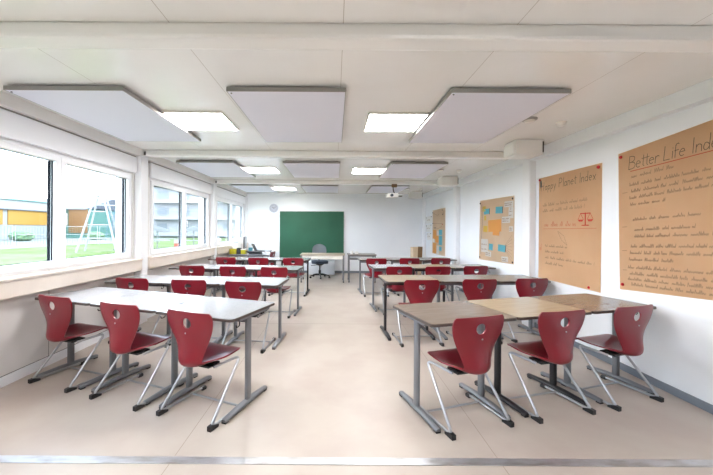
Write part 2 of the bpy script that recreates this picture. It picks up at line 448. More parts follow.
# ------------------------------------------------------------------ red school chair
def catmull(rows, sub):
    out = []
    for i in range(len(rows)-1):
        p0 = rows[max(i-1, 0)]; p1 = rows[i]; p2 = rows[i+1]; p3 = rows[min(i+2, len(rows)-1)]
        for k in range(sub):
            t = k/sub
            out.append(tuple(.5*((2*b)+(-a+c)*t+(2*a-5*b+4*c-d)*t*t+(-a+3*b-3*c+d)*t**3) for a, b, c, d in zip(p0, p1, p2, p3)))
    out.append(tuple(rows[-1])); return out
def shell_mesh():
    # y, z, half width, edge lift dy, edge lift dz
    rows = [(-.004, .806, .198, .018, 0), (-.003, .782, .217, .022, 0), (0, .732, .221, .028, 0), (.004, .672, .209, .034, 0), (.006, .612, .183, .042, 0),
            (.002, .552, .152, .050, 0), (-.010, .492, .129, .055, 0), (-.018, .442, .119, .055, .010), (-.004, .404, .123, .045, .032), (.04, .388, .143, .025, .046),
            (.10, .391, .176, .005, .046), (.165, .404, .204, 0, .034), (.235, .421, .208, 0, .018), (.30, .434, .208, 0, .010), (.35, .440, .203, 0, .006),
            (.39, .433, .18, 0, .002), (.408, .418, .15, 0, 0)]
    prof = catmull(rows, 4); NU = 33
    bm = bmesh.new(); G = []
    for (y, z, w, dy, dz) in prof:
        row = []
        for k in range(NU):
            u = -1+2*k/(NU-1)
            e = abs(u)**2.2
            row.append(bm.verts.new((u*w, y+dy*e, z+dz*e)))
        G.append(row)
    bm.verts.index_update()
    # hand hole: an ellipse cut near the top of the back
    hc, hw, hh = .720, .043, .039
    def val(v): return (v.co.x/hw)**2 + ((v.co.z-hc)/hh)**2
    faces = []
    for i in range(len(G)-1):
        for k in range(NU-1):
            q = (G[i][k], G[i][k+1], G[i+1][k+1], G[i+1][k])
            cx = sum(v.co.x for v in q)/4; cz = sum(v.co.z for v in q)/4
            if i < 20 and (cx/hw)**2+((cz-hc)/hh)**2 < 1: continue
            faces.append(bm.faces.new(q))
    edge = {v for e in bm.edges if len(e.link_faces) == 1 for v in e.verts}
    for v in edge:
        if abs(v.co.x) < hw*1.6 and abs(v.co.z-hc) < hh*1.6 and v.co.z > .645:
            s = math.sqrt(val(v)); 
            if s > 0: v.co.x /= s; v.co.z = hc+(v.co.z-hc)/s
    for v in [v for v in bm.verts if not v.link_faces]: bm.verts.remove(v)
    bmesh.ops.recalc_face_normals(bm, faces=bm.faces)
    res = bmesh.ops.solidify(bm, geom=list(bm.faces), thickness=.011)
    bmesh.ops.recalc_face_normals(bm, faces=bm.faces)
    m = MB(); m.bm.free(); m.bm = bm
    return m
def make_chair():
    r = empty('school_chair')
    shell_mesh().build('seat_shell', 'red_plastic', r, True)
    MB().lathe([(.006, 0), (.006, .004), (.003, .006)], 10, Matrix.Translation((0, -.006, .650)) @ Matrix.Rotation(PI/2, 4, 'X')).build('rivet', 'chrome', r, True)
    for s in (-1, 1):
        x = .25*s
        path = [(x, .44, .020)] + arc_path([(x, .30, .020), (x, -.014, .020), (x*.92, .325, .410), (x*.56, .13, .374)], .05, 6)[1:]
        MB().tube(path, .0108, 10).build('side_tube', 'chrome', r, True)
        side = [(-.032, 0), (.052, 0), (.052, .016), (.0, .036), (-.032, .034)]
        YZ = Matrix(((0, 0, 1, 0), (1, 0, 0, 0), (0, 1, 0, 0), (0, 0, 0, 1)))
        MB().prism(side, x-.016, x+.016, M=YZ).build('floor_cap', 'black', r)
        MB().prism([(.41, 0), (.45, 0), (.456, .012), (.45, .03), (.41, .03)], x-.014, x+.014, M=YZ).build('floor_cap', 'black', r)
    MB().tube([(-.25, .30, .024), (.25, .30, .024)], .0085, 8).build('floor_crossbar', 'chrome', r, True)
    MB().tube([(-.155, .15, .375), (.155, .15, .375)], .0095, 8).build('seat_crossbar', 'chrome', r, True)
    MB().box(-.13, .13, .09, .21, .374, .391, .003).build('seat_mount', 'black', r)
    return r
ch = make_chair(); first = True
LCH = [[(-2.53, 3.0, -20), (-1.77, 2.72, -20.6), (-1.09, 2.47, -23)],
       [(-2.50, 4.15, -8), (-1.756, 4.05, -5), (-1.07, 3.93, -7)],
       [(-2.38, 5.6, -6), (-1.668, 5.5, -4), (-.978, 5.43, -5)],
       [(-2.356, 7.27, -3), (-1.638, 7.20, -2), (-.888, 7.17, -3)]]
RCH = [[(1.04, 2.373, 18), (1.76, 2.56, 14.4), (2.48, 2.745, 17)],
       [(1.058, 4.15, 4), (1.812, 4.24, 3), (2.53, 4.34, 6)],
       [(1.062, 5.62, 5), (1.729, 5.68, 4), (2.419, 5.80, 6)],
       [(.874, 7.17, 4), (1.61, 7.31, 3), (2.309, 7.37, 5)]]
for side, rows, pos, sn in (('L', LCH, POSL, 'window-side'), ('R', RCH, POSR, 'poster-side')):
    for i, row in enumerate(rows):
        for j, (x, y, a) in enumerate(row):
            o = ch if first else copy_tree(ch); first = False
            if i: y -= .04; x += .015 if side == 'R' else 0
            o.location = (x, y, 0); o.rotation_euler.z = R(a)
            tag(o, 'red school chair in the %s %s row, %s' % (ROWN[i], sn, pos[j]), 'chair', 'red chairs at the student tables')
o = copy_tree(ch); o.location = (-1.66, 9.13, 0); o.rotation_euler.z = R(84)
o['label'] = 'red chair seen sideways at the far corner desk, left of the green board'; o['category'] = 'chair'
del o['group']

# ------------------------------------------------------------------ teacher desks
def desk(name, x0, x1, y0, y1, top, label, apron=True, legm='steel_grey', modesty=False):
    r = empty(name, ((x0+x1)/2, (y0+y1)/2, 0), 0, label, 'desk')
    w, d = x1-x0, y1-y0
    MB().prism(rrect(w, d, .02), .728, .75).build('tabletop', top, r)
    for sx in (-1, 1):
        x = sx*(w/2-.035)
        for sy in (-1, 1):
            lg = MB().prism(rrect(.035, .035, .006, 3, x, sy*(d/2-.05)), .03, .728).build('leg', legm, r)
            MB().lathe([(.022, 0), (.022, .012), (.012, .03)], 14, Matrix.Translation((x, sy*(d/2-.05), 0))).build('glide', 'black', lg, True)
    if apron:
        MB().box(-w/2+.06, w/2-.06, -d/2+.035, -d/2+.055, .62, .727).build('front_apron', 'cream', r)
    else:
        MB().box(-w/2+.05, w/2-.05, -d/2+.05, -d/2+.07, .69, .727).build('front_rail', legm, r)
    MB().box(-w/2+.05, w/2-.05, d/2-.07, d/2-.05, .69, .727).build('rear_rail', legm, r)
    return r
desk('teacher_desk', -.93, .27, 8.93, 9.58, 'desk_light', 'light wood teacher desk with cream apron in front of the green board')
d2 = desk('side_desk', .35, 1.12, 8.98, 9.60, 'top_taupe', 'narrow grey desk right of the teacher desk with a white cup on it', False)
MB().box(-.34, -.02, -.2, .15, .60, .64, .004).build('under_shelf', 'steel_grey', d2)
MB().lathe([(.032, 0), (.038, .085), (.035, .085), (.03, .008), (.001, .008)], 20).build('white_cup', 'paper_white', None, True, (.46, 9.2, .75))
cup = bpy.data.objects['white_cup']; tag(cup, 'small white cup standing on the grey side desk', 'cup')
rl = MB().lathe([(.05, 0), (.05, .06), (.02, .06), (.02, .002)], 20).build('tape_roll', 'paper_white', None, True, (.60, 9.3, .75))
tag(rl, 'white roll of tape lying on the grey side desk beside the cup', 'tape roll')
cb = empty('drawer_cabinet', (-.42, 10.6, 0), 0, 'low white drawer cabinet against the far wall behind the office chair', 'cabinet')
MB().box(-.42, .42, -.22, .3, .02, .42, .004).build('body', 'cabinet_white', cb)
for k in (0, 1):
    dr = MB().box(-.41+.415*k, .405*k-.005+.0, -.235, -.221, .04, .40, .004).build('door', 'cabinet_white', cb)
    MB().box(-.03+.04*k, -.018+.04*k, -.25, -.234, .24, .34, .002).build('handle', 'alu', dr)

# office chair
oc = empty('office_chair', (-.44, 9.86, 0), R(180+8), 'grey mesh swivel office chair with dark star base behind the teacher desk', 'office chair')
for k in range(5):
    a = k*2*PI/5+.3; cx, cy = math.cos(a), math.sin(a)
    lg = MB().tube([(cx*.03, cy*.03, .10), (cx*.16, cy*.16, .095), (cx*.29, cy*.29, .07)], .02, 10, radii=[.026, .02, .014]).build('star_leg', 'black', oc, True)
    M = Matrix.Translation((cx*.29, cy*.29, .028)) @ Matrix.Rotation(a, 4, 'Z') @ Matrix.Rotation(PI/2, 4, 'X')
    MB().lathe([(.02, -.025), (.028, -.02), (.028, .02), (.02, .025)], 16, M).build('caster', 'black', lg, True)
MB().lathe([(.035, .08), (.035, .22), (.02, .225), (.02, .40)], 18).build('gas_column', 'black', oc, True)
MB().lathe([(.05, .36), (.13, .40), (.15, .425)], 18).build('mechanism', 'black', oc, True)
MB().tube([(.05, 0, .38), (.26, .02, .36)], .008, 8).build('lever', 'black', oc, True)
st = MB(); st.prism(rrect(.47, .46, .10, 6), .425, .495); bmesh.ops.bevel(st.bm, geom=[e for e in st.bm.edges if abs(e.verts[0].co.z-e.verts[1].co.z) < 1e-5], offset=.02, segments=3, affect='EDGES')
st.build('seat', 'slate_fabric', oc, True)
bk = bmesh.new(); G = []
for i in range(19):
    t = i/18; z = .53+.45*t; w = .21*math.sqrt(max(0, 1-abs((t-.45)/.56)**3.2))+.004
    row = []
    for k in range(13):
        u = -1+k/6
        row.append(bk.verts.new((u*w, -.22-.04*t+.05*u*u-.03*math.sin(t*PI)*-1, z)))
    G.append(row)
for i in range(18):
    for k in range(12): bk.faces.new((G[i][k], G[i][k+1], G[i+1][k+1], G[i+1][k]))
bmesh.ops.solidify(bk, geom=list(bk.faces), thickness=.025)
m_ = MB(); m_.bm.free(); m_.bm = bk; m_.build('mesh_backrest', 'grey_mesh', oc, True)
MB().tube(arc_path([(0, -.05, .42), (0, -.25, .42), (0, -.265, .75)], .08), .018, 10).build('back_support', 'black', oc, True)
MB().box(-.17, .17, -.245, -.19, .53, .66, .02).build('lumbar_pad', 'slate_fabric', oc, True)

# ------------------------------------------------------------------ window-corner desks with equipment
desk('corner_desk', -2.82, -1.72, 8.80, 9.45, 'top_white', 'white desk by the windows with yellow boxes and folded laptops', False)
desk('window_desk', -2.82, -2.02, 9.52, 10.84, 'top_white', 'white desk in the far window corner with monitor and lamp', False)
for k, (x, w, lab) in enumerate(((-2.72, .17, 'bright yellow storage box on the corner desk, nearest the window'), (-2.445, .12, 'smaller yellow box on the corner desk beside the black speaker'))):
    e = empty('yellow_box', (x, 9.02, .75), 0, lab, 'box', 'yellow boxes')
    MB().box(-w/2, w/2, -.08, .08, 0, .11+.0*k, .006).build('box_body', 'yellow', e)
    MB().box(-w/2-.004, w/2+.004, -.084, .084, .11, .128, .004).build('lid', 'yellow' if k == 0 else 'paper_white', e)
e = empty('desk_speaker', (-2.57, 9.02, .75), 0, 'small black speaker between the two yellow boxes', 'speaker')
MB().box(-.055, .055, -.05, .05, 0, .16, .006).build('cabinet', 'black', e)
MB().lathe([(.035, 0), (.03, .004), (.01, .001)], 16, Matrix.Translation((0, -.05, .07)) @ Matrix.Rotation(PI/2, 4, 'X')).build('driver', 'screen', e, True)
for k in range(3):
    e = empty('laptop_closed', (-2.13-.03*k, 9.05+.05*(k == 1), .75+.0235*k), R(6-9*k), ['folded dark laptop, lowest in the stack on the corner desk', 'folded dark laptop, middle of the stack on the corner desk', 'folded dark laptop, topmost of the stack on the corner desk'][k], 'laptop', 'stack of folded laptops')
    MB().box(-.17, .17, -.12, .12, 0, .012, .003).build('base', 'screen', e)
    MB().box(-.17, .17, -.12, .12, .0125, .022, .003).build('lid', 'black', e)
e = empty('monitor', (-2.66, 9.88, .75), R(98), 'dark flat monitor seen nearly edge-on by the far window', 'monitor')
MB().prism(rrect(.22, .16, .03), 0, .012).build('stand_foot', 'black', e)
MB().box(-.02, .02, .0, .02, .012, .2, .003).build('stand_neck', 'black', e)
MB().box(-.26, .26, -.03, .0, .1, .44, .006).build('housing', 'black', e)
MB().box(-.25, .25, -.033, -.0295, .115, .43).build('screen', 'screen', e)
e = empty('computer_tower', (-2.71, 9.29, .75), R(4), 'white desktop computer case behind the yellow box', 'computer')
MB().box(-.08, .08, -.17, .17, 0, .42, .02).build('case', 'paper_white', e)
MB().box(-.06, .06, -.176, -.169, .28, .33, .003).build('drive_bay', 'silver_plastic', e)
e = empty('laptop_open', (-2.28, 10.2, .75), R(118), 'open dark laptop on the window desk under the lamp', 'laptop')
MB().box(-.17, .17, -.12, .12, 0, .018, .003).build('base', 'black', e)
M = Matrix.Translation((0, .12, .018)) @ Matrix.Rotation(R(-25), 4, 'X')
MB().box(-.17, .17, -.006, .004, 0, .23, .003, M=M).build('display', 'screen', e)
e = empty('desk_lamp', (-2.58, 10.6, .75), 0, 'white bent-arm desk lamp in the far window corner', 'lamp')
MB().lathe([(.08, 0), (.08, .015), (.02, .022)], 20).build('base', 'paper_white', e, True)
MB().tube(arc_path([(0, 0, .02), (-.06, 0, .28), (.10, 0, .47)], .03), .008, 8).build('arm', 'paper_white', e, True)
MB().lathe([(.02, .05), (.05, .0), (.058, -.045), (.05, -.043), (.018, .04)], 18, Matrix.Translation((.14, 0, .45)) @ Matrix.Rotation(R(-35), 4, 'Y')).build('lamp_shade', 'silver_plastic', e, True)
e = empty('teal_bin', (-2.42, 9.66, .75), 0, 'small teal tub on the window desk', 'tub')
MB().lathe([(.05, 0), (.065, .12), (.06, .12), (.045, .008), (.001, .008)], 20).build('tub', 'teal', e, True)
MB().lathe([(.067, .12), (.067, .13), (.06, .134)], 20).build('rim', 'teal', e, True)

# cardboard box standing in the right corner
e = empty('cardboard_box', (2.52, 10.45, 0), R(6), 'tall open cardboard box standing in the right far corner', 'box')
f = MB(); f.box(-.13, .13, -.13, -.125, 0, .9).box(-.13, .13, .125, .13, 0, .88).box(-.13, -.125, -.125, .125, 0, .86).box(.125, .13, -.125, .125, 0, .86).box(-.125, .125, -.125, .125, 0, .01)
f.build('box_walls', 'cardboard', e)
MB().box(-.01, .132, -.137, -.131, .35, .91, M=Matrix.Rotation(R(2), 4, 'Y')).build('dark_half', 'brown_dark', e)  # dark brown sheet over the right half of the near side

# ------------------------------------------------------------------ posters on the right wall
# poster frame: u runs left -> right as seen (towards -Y), v up, w off the wall (towards -X)
def PM(yl, z0): return Matrix(((0, 0, -1, WX-.001), (-1, 0, 0, yl), (0, 1, 0, z0), (0, 0, 0, 1)))
def sheet(name, m, corners, parent=None, w0=.002, thick=.0012, n=14, wav=.003, seed=0):
    """corners: 4 (u,v) bl, br, tr, tl -> wavy sheet with thickness"""
    rnd = random.Random(seed); ph = [rnd.uniform(0, 6) for _ in range(4)]
    bl, br, tr, tl = [Vector((c[0], c[1])) for c in corners]
    mb = MB(); G = []
    for i in range(n+1):
        row = []
        for k in range(n+1):
            s, t = k/n, i/n
            p = bl*(1-s)*(1-t)+br*s*(1-t)+tr*s*t+tl*(1-s)*t
            w = w0+wav*(.5+.5*math.sin(5*s+ph[0]+2*t))*(.4+.6*math.sin(3*t+ph[1])**2) if wav else w0
            row.append(mb.bm.verts.new((p.x, p.y, w)))
        G.append(row)
    for i in range(n):
        for k in range(n): mb.bm.faces.new((G[i][k], G[i][k+1], G[i+1][k+1], G[i+1][k]))
    bmesh.ops.solidify(mb.bm, geom=list(mb.bm.faces), thickness=-thick)
    return mb.build(name, m, parent, False)
def strokes(name, m, lines, parent, w=.004, off=.0075):
    mb = MB()
    for ln in lines:
        pts = [Vector((p[0], p[1])) for p in ln]
        for a, b in zip(pts, pts[1:]):
            d = b-a
            if d.length < 1e-6: continue
            d = d.normalized(); nrm = Vector((-d.y, d.x))*w/2; a2 = a-d*w*.3; b2 = b+d*w*.3
            vs = [a2-nrm, b2-nrm, b2+nrm, a2+nrm]
            top = [mb.bm.verts.new((v.x, v.y, off)) for v in vs]
            mb.bm.faces.new(top)
    mb.build(name, m, parent)
# simple stroke alphabet, unit box 1 high
def arc(cx, cy, rx, ry, a0, a1, n=10): return [(cx+rx*math.cos(R(a0+(a1-a0)*k/n)), cy+ry*math.sin(R(a0+(a1-a0)*k/n))) for k in range(n+1)]
LET = {
 'B': (.6, [[(0, 0), (0, 1)], [(0, 1)]+arc(.2, .77, .28, .23, 90, -90)+[(0, .54)], [(.1, .54)]+arc(.22, .27, .34, .27, 90, -90)+[(0, 0)]]),
 'e': (.42, [[(.02, .28), (.36, .3)]+arc(.19, .26, .18, .24, 10, 310)]),
 't': (.3, [[(.14, .85), (.14, .1), (.26, .02)], [(0, .6), (.3, .62)]]),
 'r': (.3, [[(.04, 0), (.04, .48)], [(.04, .3)]+arc(.2, .32, .14, .16, 150, 40)]),
 'L': (.5, [[(0, 1), (0, 0), (.42, 0)]]),
 'i': (.16, [[(.06, 0), (.06, .5)], [(.06, .68), (.06, .72)]]),
 'f': (.34, [arc(.2, .82, .12, .14, 30, 180)+[(.08, 0)], [(0, .5), (.28, .52)]]),
 'I': (.2, [[(.06, 0), (.06, 1)]]),
 'n': (.42, [[(.04, 0), (.04, .5)], [(.04, .34)]+arc(.2, .34, .15, .15, 160, 0)+[(.35, 0)]]),
 'd': (.44, [arc(.19, .24, .17, .23, 20, 350), [(.37, 1), (.37, 0)]]),
 'x': (.4, [[(.02, .5), (.36, 0)], [(.36, .5), (.02, 0)]]),
 'H': (.62, [[(0, 0), (0, 1)], [(.5, 0), (.5, 1)], [(0, .5), (.5, .52)]]),
 'a': (.44, [arc(.19, .24, .17, .23, 30, 340), [(.37, .48), (.38, .02)]]),
 'p': (.44, [[(.04, .5), (.04, -.35)], arc(.21, .25, .17, .23, 150, -150)]),
 'y': (.42, [[(.02, .5), (.2, .06)], [(.38, .5), (.06, -.35)]]),
 'P': (.56, [[(0, 0), (0, 1)], [(0, 1)]+arc(.2, .74, .26, .26, 90, -90)+[(0, .48)]]),
 'l': (.16, [[(.06, 0), (.06, 1)]]),
 ' ': (.35, [])}
def write(text, u, v, h, slope=0, jit=.02, sp=1.25):
    out = []; rnd = random.Random(len(text)*7+1); x = 0
    for c in text:
        w, ls = LET[c]
        for ln in ls:
            out.append([(u+(x+p[0]+rnd.uniform(-jit, jit)+.08*p[1])*h, v+(p[1]+rnd.uniform(-jit, jit))*h+slope*(x+p[0])*h) for p in ln])
        x += w*sp
    return out
def scribble(u, v, length, h, slope=0, seed=0, gap=True):
    """illegible cursive line: words of small waves with ascenders"""
    rnd = random.Random(seed); out = []; x = 0
    while x < length:
        wl = rnd.uniform(.05, .16) if gap else length
        wl = min(wl, length-x); ln = []; t = 0
        while t < wl:
            hh = h*rnd.choice([.5, .5, .55, .45, 1.0, .9])
            ln.append((u+x+t, v+slope*(x+t)+rnd.uniform(0, .1)*h))
            ln.append((u+x+t+h*.14, v+slope*(x+t)+hh))
            t += h*rnd.uniform(.24, .42)
        if len(ln) > 1: out.append(ln)
        x += wl+h*rnd.uniform(.5, .8)
    return out
def pin(parent, u, v, m='pin_red', r=.016):
    MB().lathe([(r, 0), (r, .006), (r*.8, .011), (.001, .012)], 14, Matrix.Translation((u, v, .004))).build('pin', m, parent, True)

# poster A : Better Life Index
pa = empty('kraft_poster', (0, 0, 0), 0, 'largest brown paper poster with the heading Better Life Index, nearest the camera', 'poster', 'brown paper posters'); pa.matrix_world = PM(3.50, .82)
Wd = 1.17; up = lambda u: .07*u
sheet('paper', 'kraft', [(0.03, .0), (Wd, .085), (Wd, 1.50), (0, 1.40)], pa, seed=3, wav=.004)
L = write('Better Life Index', .13, 1.215, .125, .05, sp=1.07)
strokes('handwriting', 'ink', L, pa, .0048)
strokes('red_underline', 'ink_red', [[(.15, 1.195), (.5, 1.21), (1.1, 1.245)]], pa, .006)
L = scribble(.16, 1.125, .42, .042, .06, 1)
for k, (v, a, b) in enumerate(((1.045, .14, .88), (.98, .16, .80), (.915, .14, .85), (.85, .15, .36), (.70, .18, .62), (.60, .20, .56), (.535, .20, .78), (.435, .16, .82), (.37, .15, .80), (.305, .14, .45), (.225, .13, .88), (.165, .15, .84), (.11, .13, .84), (.06, .17, .76))):
    L += scribble(a, v, b, .036, .05, k+11)
L += [[(.06, .985), (.115, .989)], [(.06, .64), (.115, .644)], [(.06, .40), (.115, .404)], [(.07, .205), (.115, .208)]]
strokes('body_handwriting', 'ink_soft', L, pa, .0036)
for u, v in ((.035, 1.36), (.065, .055), (1.12, 1.44), (1.12, .13)): pin(pa, u, v)

# poster B : Happy Planet Index
pb = empty('kraft_poster', (0, 0, 0), 0, 'brown paper poster with red scales drawing and the heading Happy Planet Index', 'poster', 'brown paper posters'); pb.matrix_world = PM(4.86, .735)
sheet('paper', 'kraft', [(0, .01), (1.14, .0), (1.15, 1.44), (0, 1.435)], pb, seed=5, wav=.005)
L = write('Happy Planet Index', .06, 1.25, .115, .02, sp=1.22)
strokes('handwriting', 'ink', L, pb, .0055)
L = scribble(.1, 1.02, .85, .05, .02, 41)+scribble(.1, .94, .8, .05, .02, 42)
L += scribble(.16, .46, .45, .04, .0, 43)+scribble(.16, .38, .38, .04, 0, 44)+scribble(.16, .30, .9, .04, -.01, 45)+scribble(.16, .22, .38, .04, 0, 46)
L += [[(.42, .68), (.5, .56), (.6, .5), (.54, .62), (.42, .68)]]
strokes('body_handwriting', 'ink_soft', L, pb, .0036)
L = scribble(.14, .74, .62, .07, 0, 47)+[[(.12, .71), (1.08, .715)]]+scribble(.03, .40, .07, .1, 0, 48)
strokes('formula_line', 'ink_red', L, pb, .0035)
sc = MB()
for bx in ((.86, .96, .745, .757), (.902, .918, .757, .90), (.83, .99, .885, .897)): sc.box(bx[0], bx[1], bx[2], bx[3], .0065, .0085)
for cx in (.835, .985):
    sc.prism([(cx-.045, .82), (cx+.045, .82), (cx+.025, .795), (cx-.025, .795)], .0065, .0085)
sc.build('scales_drawing', 'ink_red', pb)
strokes('scales_strings', 'ink_red', [[(.79, .82), (.835, .89), (.88, .82)], [(.94, .82), (.985, .89), (1.03, .82)], [(.85, .75), (.97, .75)]], pb, .006)
pin(pb, .025, 1.41); pin(pb, 1.10, 1.40, r=.02); pin(pb, .97, .03); sheet('tape_scrap', 'paper_white', [(.035, 1.30), (.075, 1.30), (.075, 1.39), (.035, 1.39)], pb, .006, wav=0, n=2)

# poster C : collage with cards
pc = empty('collage_poster', (0, 0, 0), 0, 'brown paper collage with blue, orange and white cards, behind the wall column', 'poster', 'card collages'); pc.matrix_world = PM(6.86, .83)
sheet('paper', 'kraft_pale', [(0, .0), (1.34, .03), (1.34, 1.165), (.03, 1.19)], pc, seed=7, wav=.006)
cards = [('paper_blue', .22, .90, .24, .10), ('paper_blue', .70, .90, .26, .12), ('paper_orange', .42, .56, .50, .22), ('paper_orange', .6, .5, .25, .12), ('paper_yellow', .20, .56, .18, .12),
         ('paper_yellow', .16, .96, .14, .10), ('paper_yellow', .24, .78, .08, .09), ('paper_white', 1.02, .99, .30, .10), ('paper_white', 1.16, .80, .16, .18), ('paper_white', .94, .72, .28, .11), ('paper_white', 1.18, .57, .14, .09),
         ('paper_white', .10, .16, .30, .26), ('paper_white', .30, .09, .24, .10), ('paper_blue', .44, .22, .16, .12), ('paper_blue', .80, .22, .26, .12), ('paper_white', .94, .04, .22, .09), ('paper_white', 1.2, .92, .1, .1)]
for k, (m, u, v, w, h) in enumerate(cards):
    t = random.Random(k).uniform(-.012, .012)
    cd = sheet('note_card', m, [(u, v), (u+w, v+t), (u+w-t, v+h+t), (u-t, v+h)], pc, .0085+.0018*(k == 3), .0008, 3, .002, k)
    cd['label'] = {'paper_blue': 'blue', 'paper_orange': 'orange', 'paper_yellow': 'yellow', 'paper_white': 'white'}[m]+' paper card'
    if m == 'paper_white': strokes('card_writing', 'ink_soft', scribble(u+.02, v+h*.55, w-.06, .025, 0, k)+scribble(u+.02, v+h*.2, w-.06, .025, 0, k+5), cd, .003, .0125)
fan = [[(1.0, .30+.0*k), (1.28, .06+.065*k)] for k in range(8)]
strokes('fan_lines', 'ink_soft', fan, pc, .004)
strokes('timeline', 'ink', [[(.08, .12), (.12, .5), (.16, .75), (.12, 1.1)]], pc, .008)
strokes('card_marks', 'ink', [[(.47, .90), (.47, 1.0)], [(.97, .90), (.97, 1.0)], [(1.07, .22), (1.09, .33)]], pc, .02, .0125)
pin(pc, .05, 1.13, 'pin_dark'); pin(pc, 1.29, 1.12, 'pin_dark'); pin(pc, .04, .05, 'pin_dark'); pin(pc, 1.3, .06, 'pin_dark')

# poster D
pd = empty('collage_poster', (0, 0, 0), 0, 'narrow brown paper collage with orange and blue cards, farthest along the wall', 'poster', 'card collages'); pd.matrix_world = PM(10.17, .72)
sheet('paper', 'kraft_pale', [(0, 0), (1.2, .0), (1.2, 1.30), (.02, 1.29)], pd, seed=9, wav=.006)
cards = [('paper_orange', .10, .42, .32, .28), ('paper_orange', .34, .34, .30, .2), ('paper_orange', .10, .02, .34, .30), ('paper_blue', .66, .56, .30, .15), ('paper_blue', .66, .28, .3, .26), ('paper_blue', .7, .12, .22, .12),
         ('paper_white', .5, .52, .14, .16), ('paper_white', .3, .02, .38, .24), ('paper_white', .06, .34, .2, .1)]
for k, (m, u, v, w, h) in enumerate(cards):
    cd = sheet('note_card', m, [(u, v), (u+w, v), (u+w, v+h), (u, v+h)], pd, .0085+.0012*(k % 3), .0008, 3, .001, k)
    cd['label'] = {'paper_blue': 'blue', 'paper_orange': 'orange', 'paper_white': 'white'}[m]+' paper card'
strokes('drawn_lines', 'ink_soft', [[(.05, .9), (.95, .88)], [(.1, 1.2), (.5, 1.12), (.9, 1.18)], [(.15, .78), (.6, .74), (.9, .8)]], pd, .007)
for u, v in ((.05, 1.22), (.98, 1.13), (.06, .90), (.97, .86), (.3, .76), (.95, 1.25)): pin(pd, u, v, 'pin_dark' if v != .86 else 'pin_red')
# white sheets beside it
for k, (u, v, w, h, ww) in enumerate(((0, .62, .62, .24, 0), (.02, .36, .58, .24, 0), (.12, .1, .46, .24, 0))):
    e = empty('white_sheet', (0, 0, 0), 0, ['upper', 'middle', 'lowest'][k]+' of three white sheets pinned in a column near the far corner', 'sheet', 'white pinned sheets'); e.matrix_world = PM(10.86, 1.0)
    sheet('paper', 'paper_white', [(u, v), (u+w, v+.01), (u+w, v+h), (u, v+h-.02)], e, wav=.008, seed=k)
    pin(e, u+.03, v+h-.05, 'pin_dark'); pin(e, u+w-.03, v+h-.03, 'pin_dark')
    strokes('faint_writing', 'ink_soft', scribble(u+.08, v+.1, w-.2, .04, 0, 90+k), e, .004, .012)

# ------------------------------------------------------------------ outside the windows
GZ = -.35
lw = MB().box(-90, -WX-.25, -40, 110, GZ-.2, GZ).build('lawn', 'grass'); lw['kind'] = 'structure'
ph_ = structure(MB().box(-60, -27, 26, 62, GZ, GZ+.01).build('trim_90', 'out_paving'))
# yellow pavilion
e = empty('school_pavilion', (-48, 40, GZ), R(0), 'long low white pavilion with yellow wall panels and teal roof edge', 'building')
MB().box(-14, 0, -9, 17, 0, 5.6).build('wall', 'out_white', e)
MB().box(-14.2, .3, -9.2, 17.2, 4.5, 5.9).build('parapet', 'out_white', e)
MB().box(.3, .45, -9.2, 17.2, 5.82, 5.98).build('roof_edge', 'out_teal', e)
MB().box(-14.2, .36, -9.2, 17.3, 4.38, 4.5).build('soffit_strip', 'out_roof', e)
for a, b in ((-1.2, 1.6), (2.1, 8.4), (9.2, 16.8)):
    MB().box(0, .15, a, b, 2.2, 4.36).build('yellow_panel', 'out_yellow', e)
# grey and teal hall
e = empty('sports_hall', (-41, 64.5, GZ), R(0), 'grey-roofed hall with teal cladding and an orange corner', 'building')
MB().box(-24, -2, -6, 14, 0, 5.2).build('wall', 'out_teal', e)
MB().prism([(-6.5, 5.0), (.8, 7.4), (9, 7.4), (9, 5.0)], 0, 22, M=Matrix.Translation((-24, 0, 0)) @ Matrix(((0, 0, 1, 0), (1, 0, 0, 0), (0, 1, 0, 0), (0, 0, 0, 1)))).build('roof', 'out_roof', e)
MB().box(-5.2, -2, -6.25, -6, .9, 5.0).build('orange_corner', 'out_orange', e)
for k in range(5): MB().box(-2, -1.85, .2+2.6*k, 1.6+2.6*k, .8, 4.4).build('window', 'out_glass', e)
MB().box(-2, 4, 8, 14, 3.6, 4.0).build('canopy', 'out_white', e)
# white residential block
e = empty('apartment_block', (-23.5, 66, GZ), R(0), 'pale multi-storey apartment block with balconies behind the lawn', 'building')
MB().box(-13, 14, 0, 12, 0, 13.6).build('wall', 'out_grey', e)
for s in range(4):
    for k in range(6):
        x = -11.5+4.3*k
        f = MB().box(x, x+2.2, -.12, .0, 1.2+3.2*s, 2.9+3.2*s).build('window_frame', 'out_white', e)
        MB().box(x+.15, x+2.05, -.16, -.12, 1.35+3.2*s, 2.75+3.2*s).build('window_pane', 'out_glass', f)
    MB().box(-12, 13, -1.1, 0, .3+3.2*s, .95+3.2*s).build('balcony', 'out_white', e)
MB().box(-13.4, 14.4, -.4, 12.4, 13.6, 14.1).build('roof', 'out_white', e)
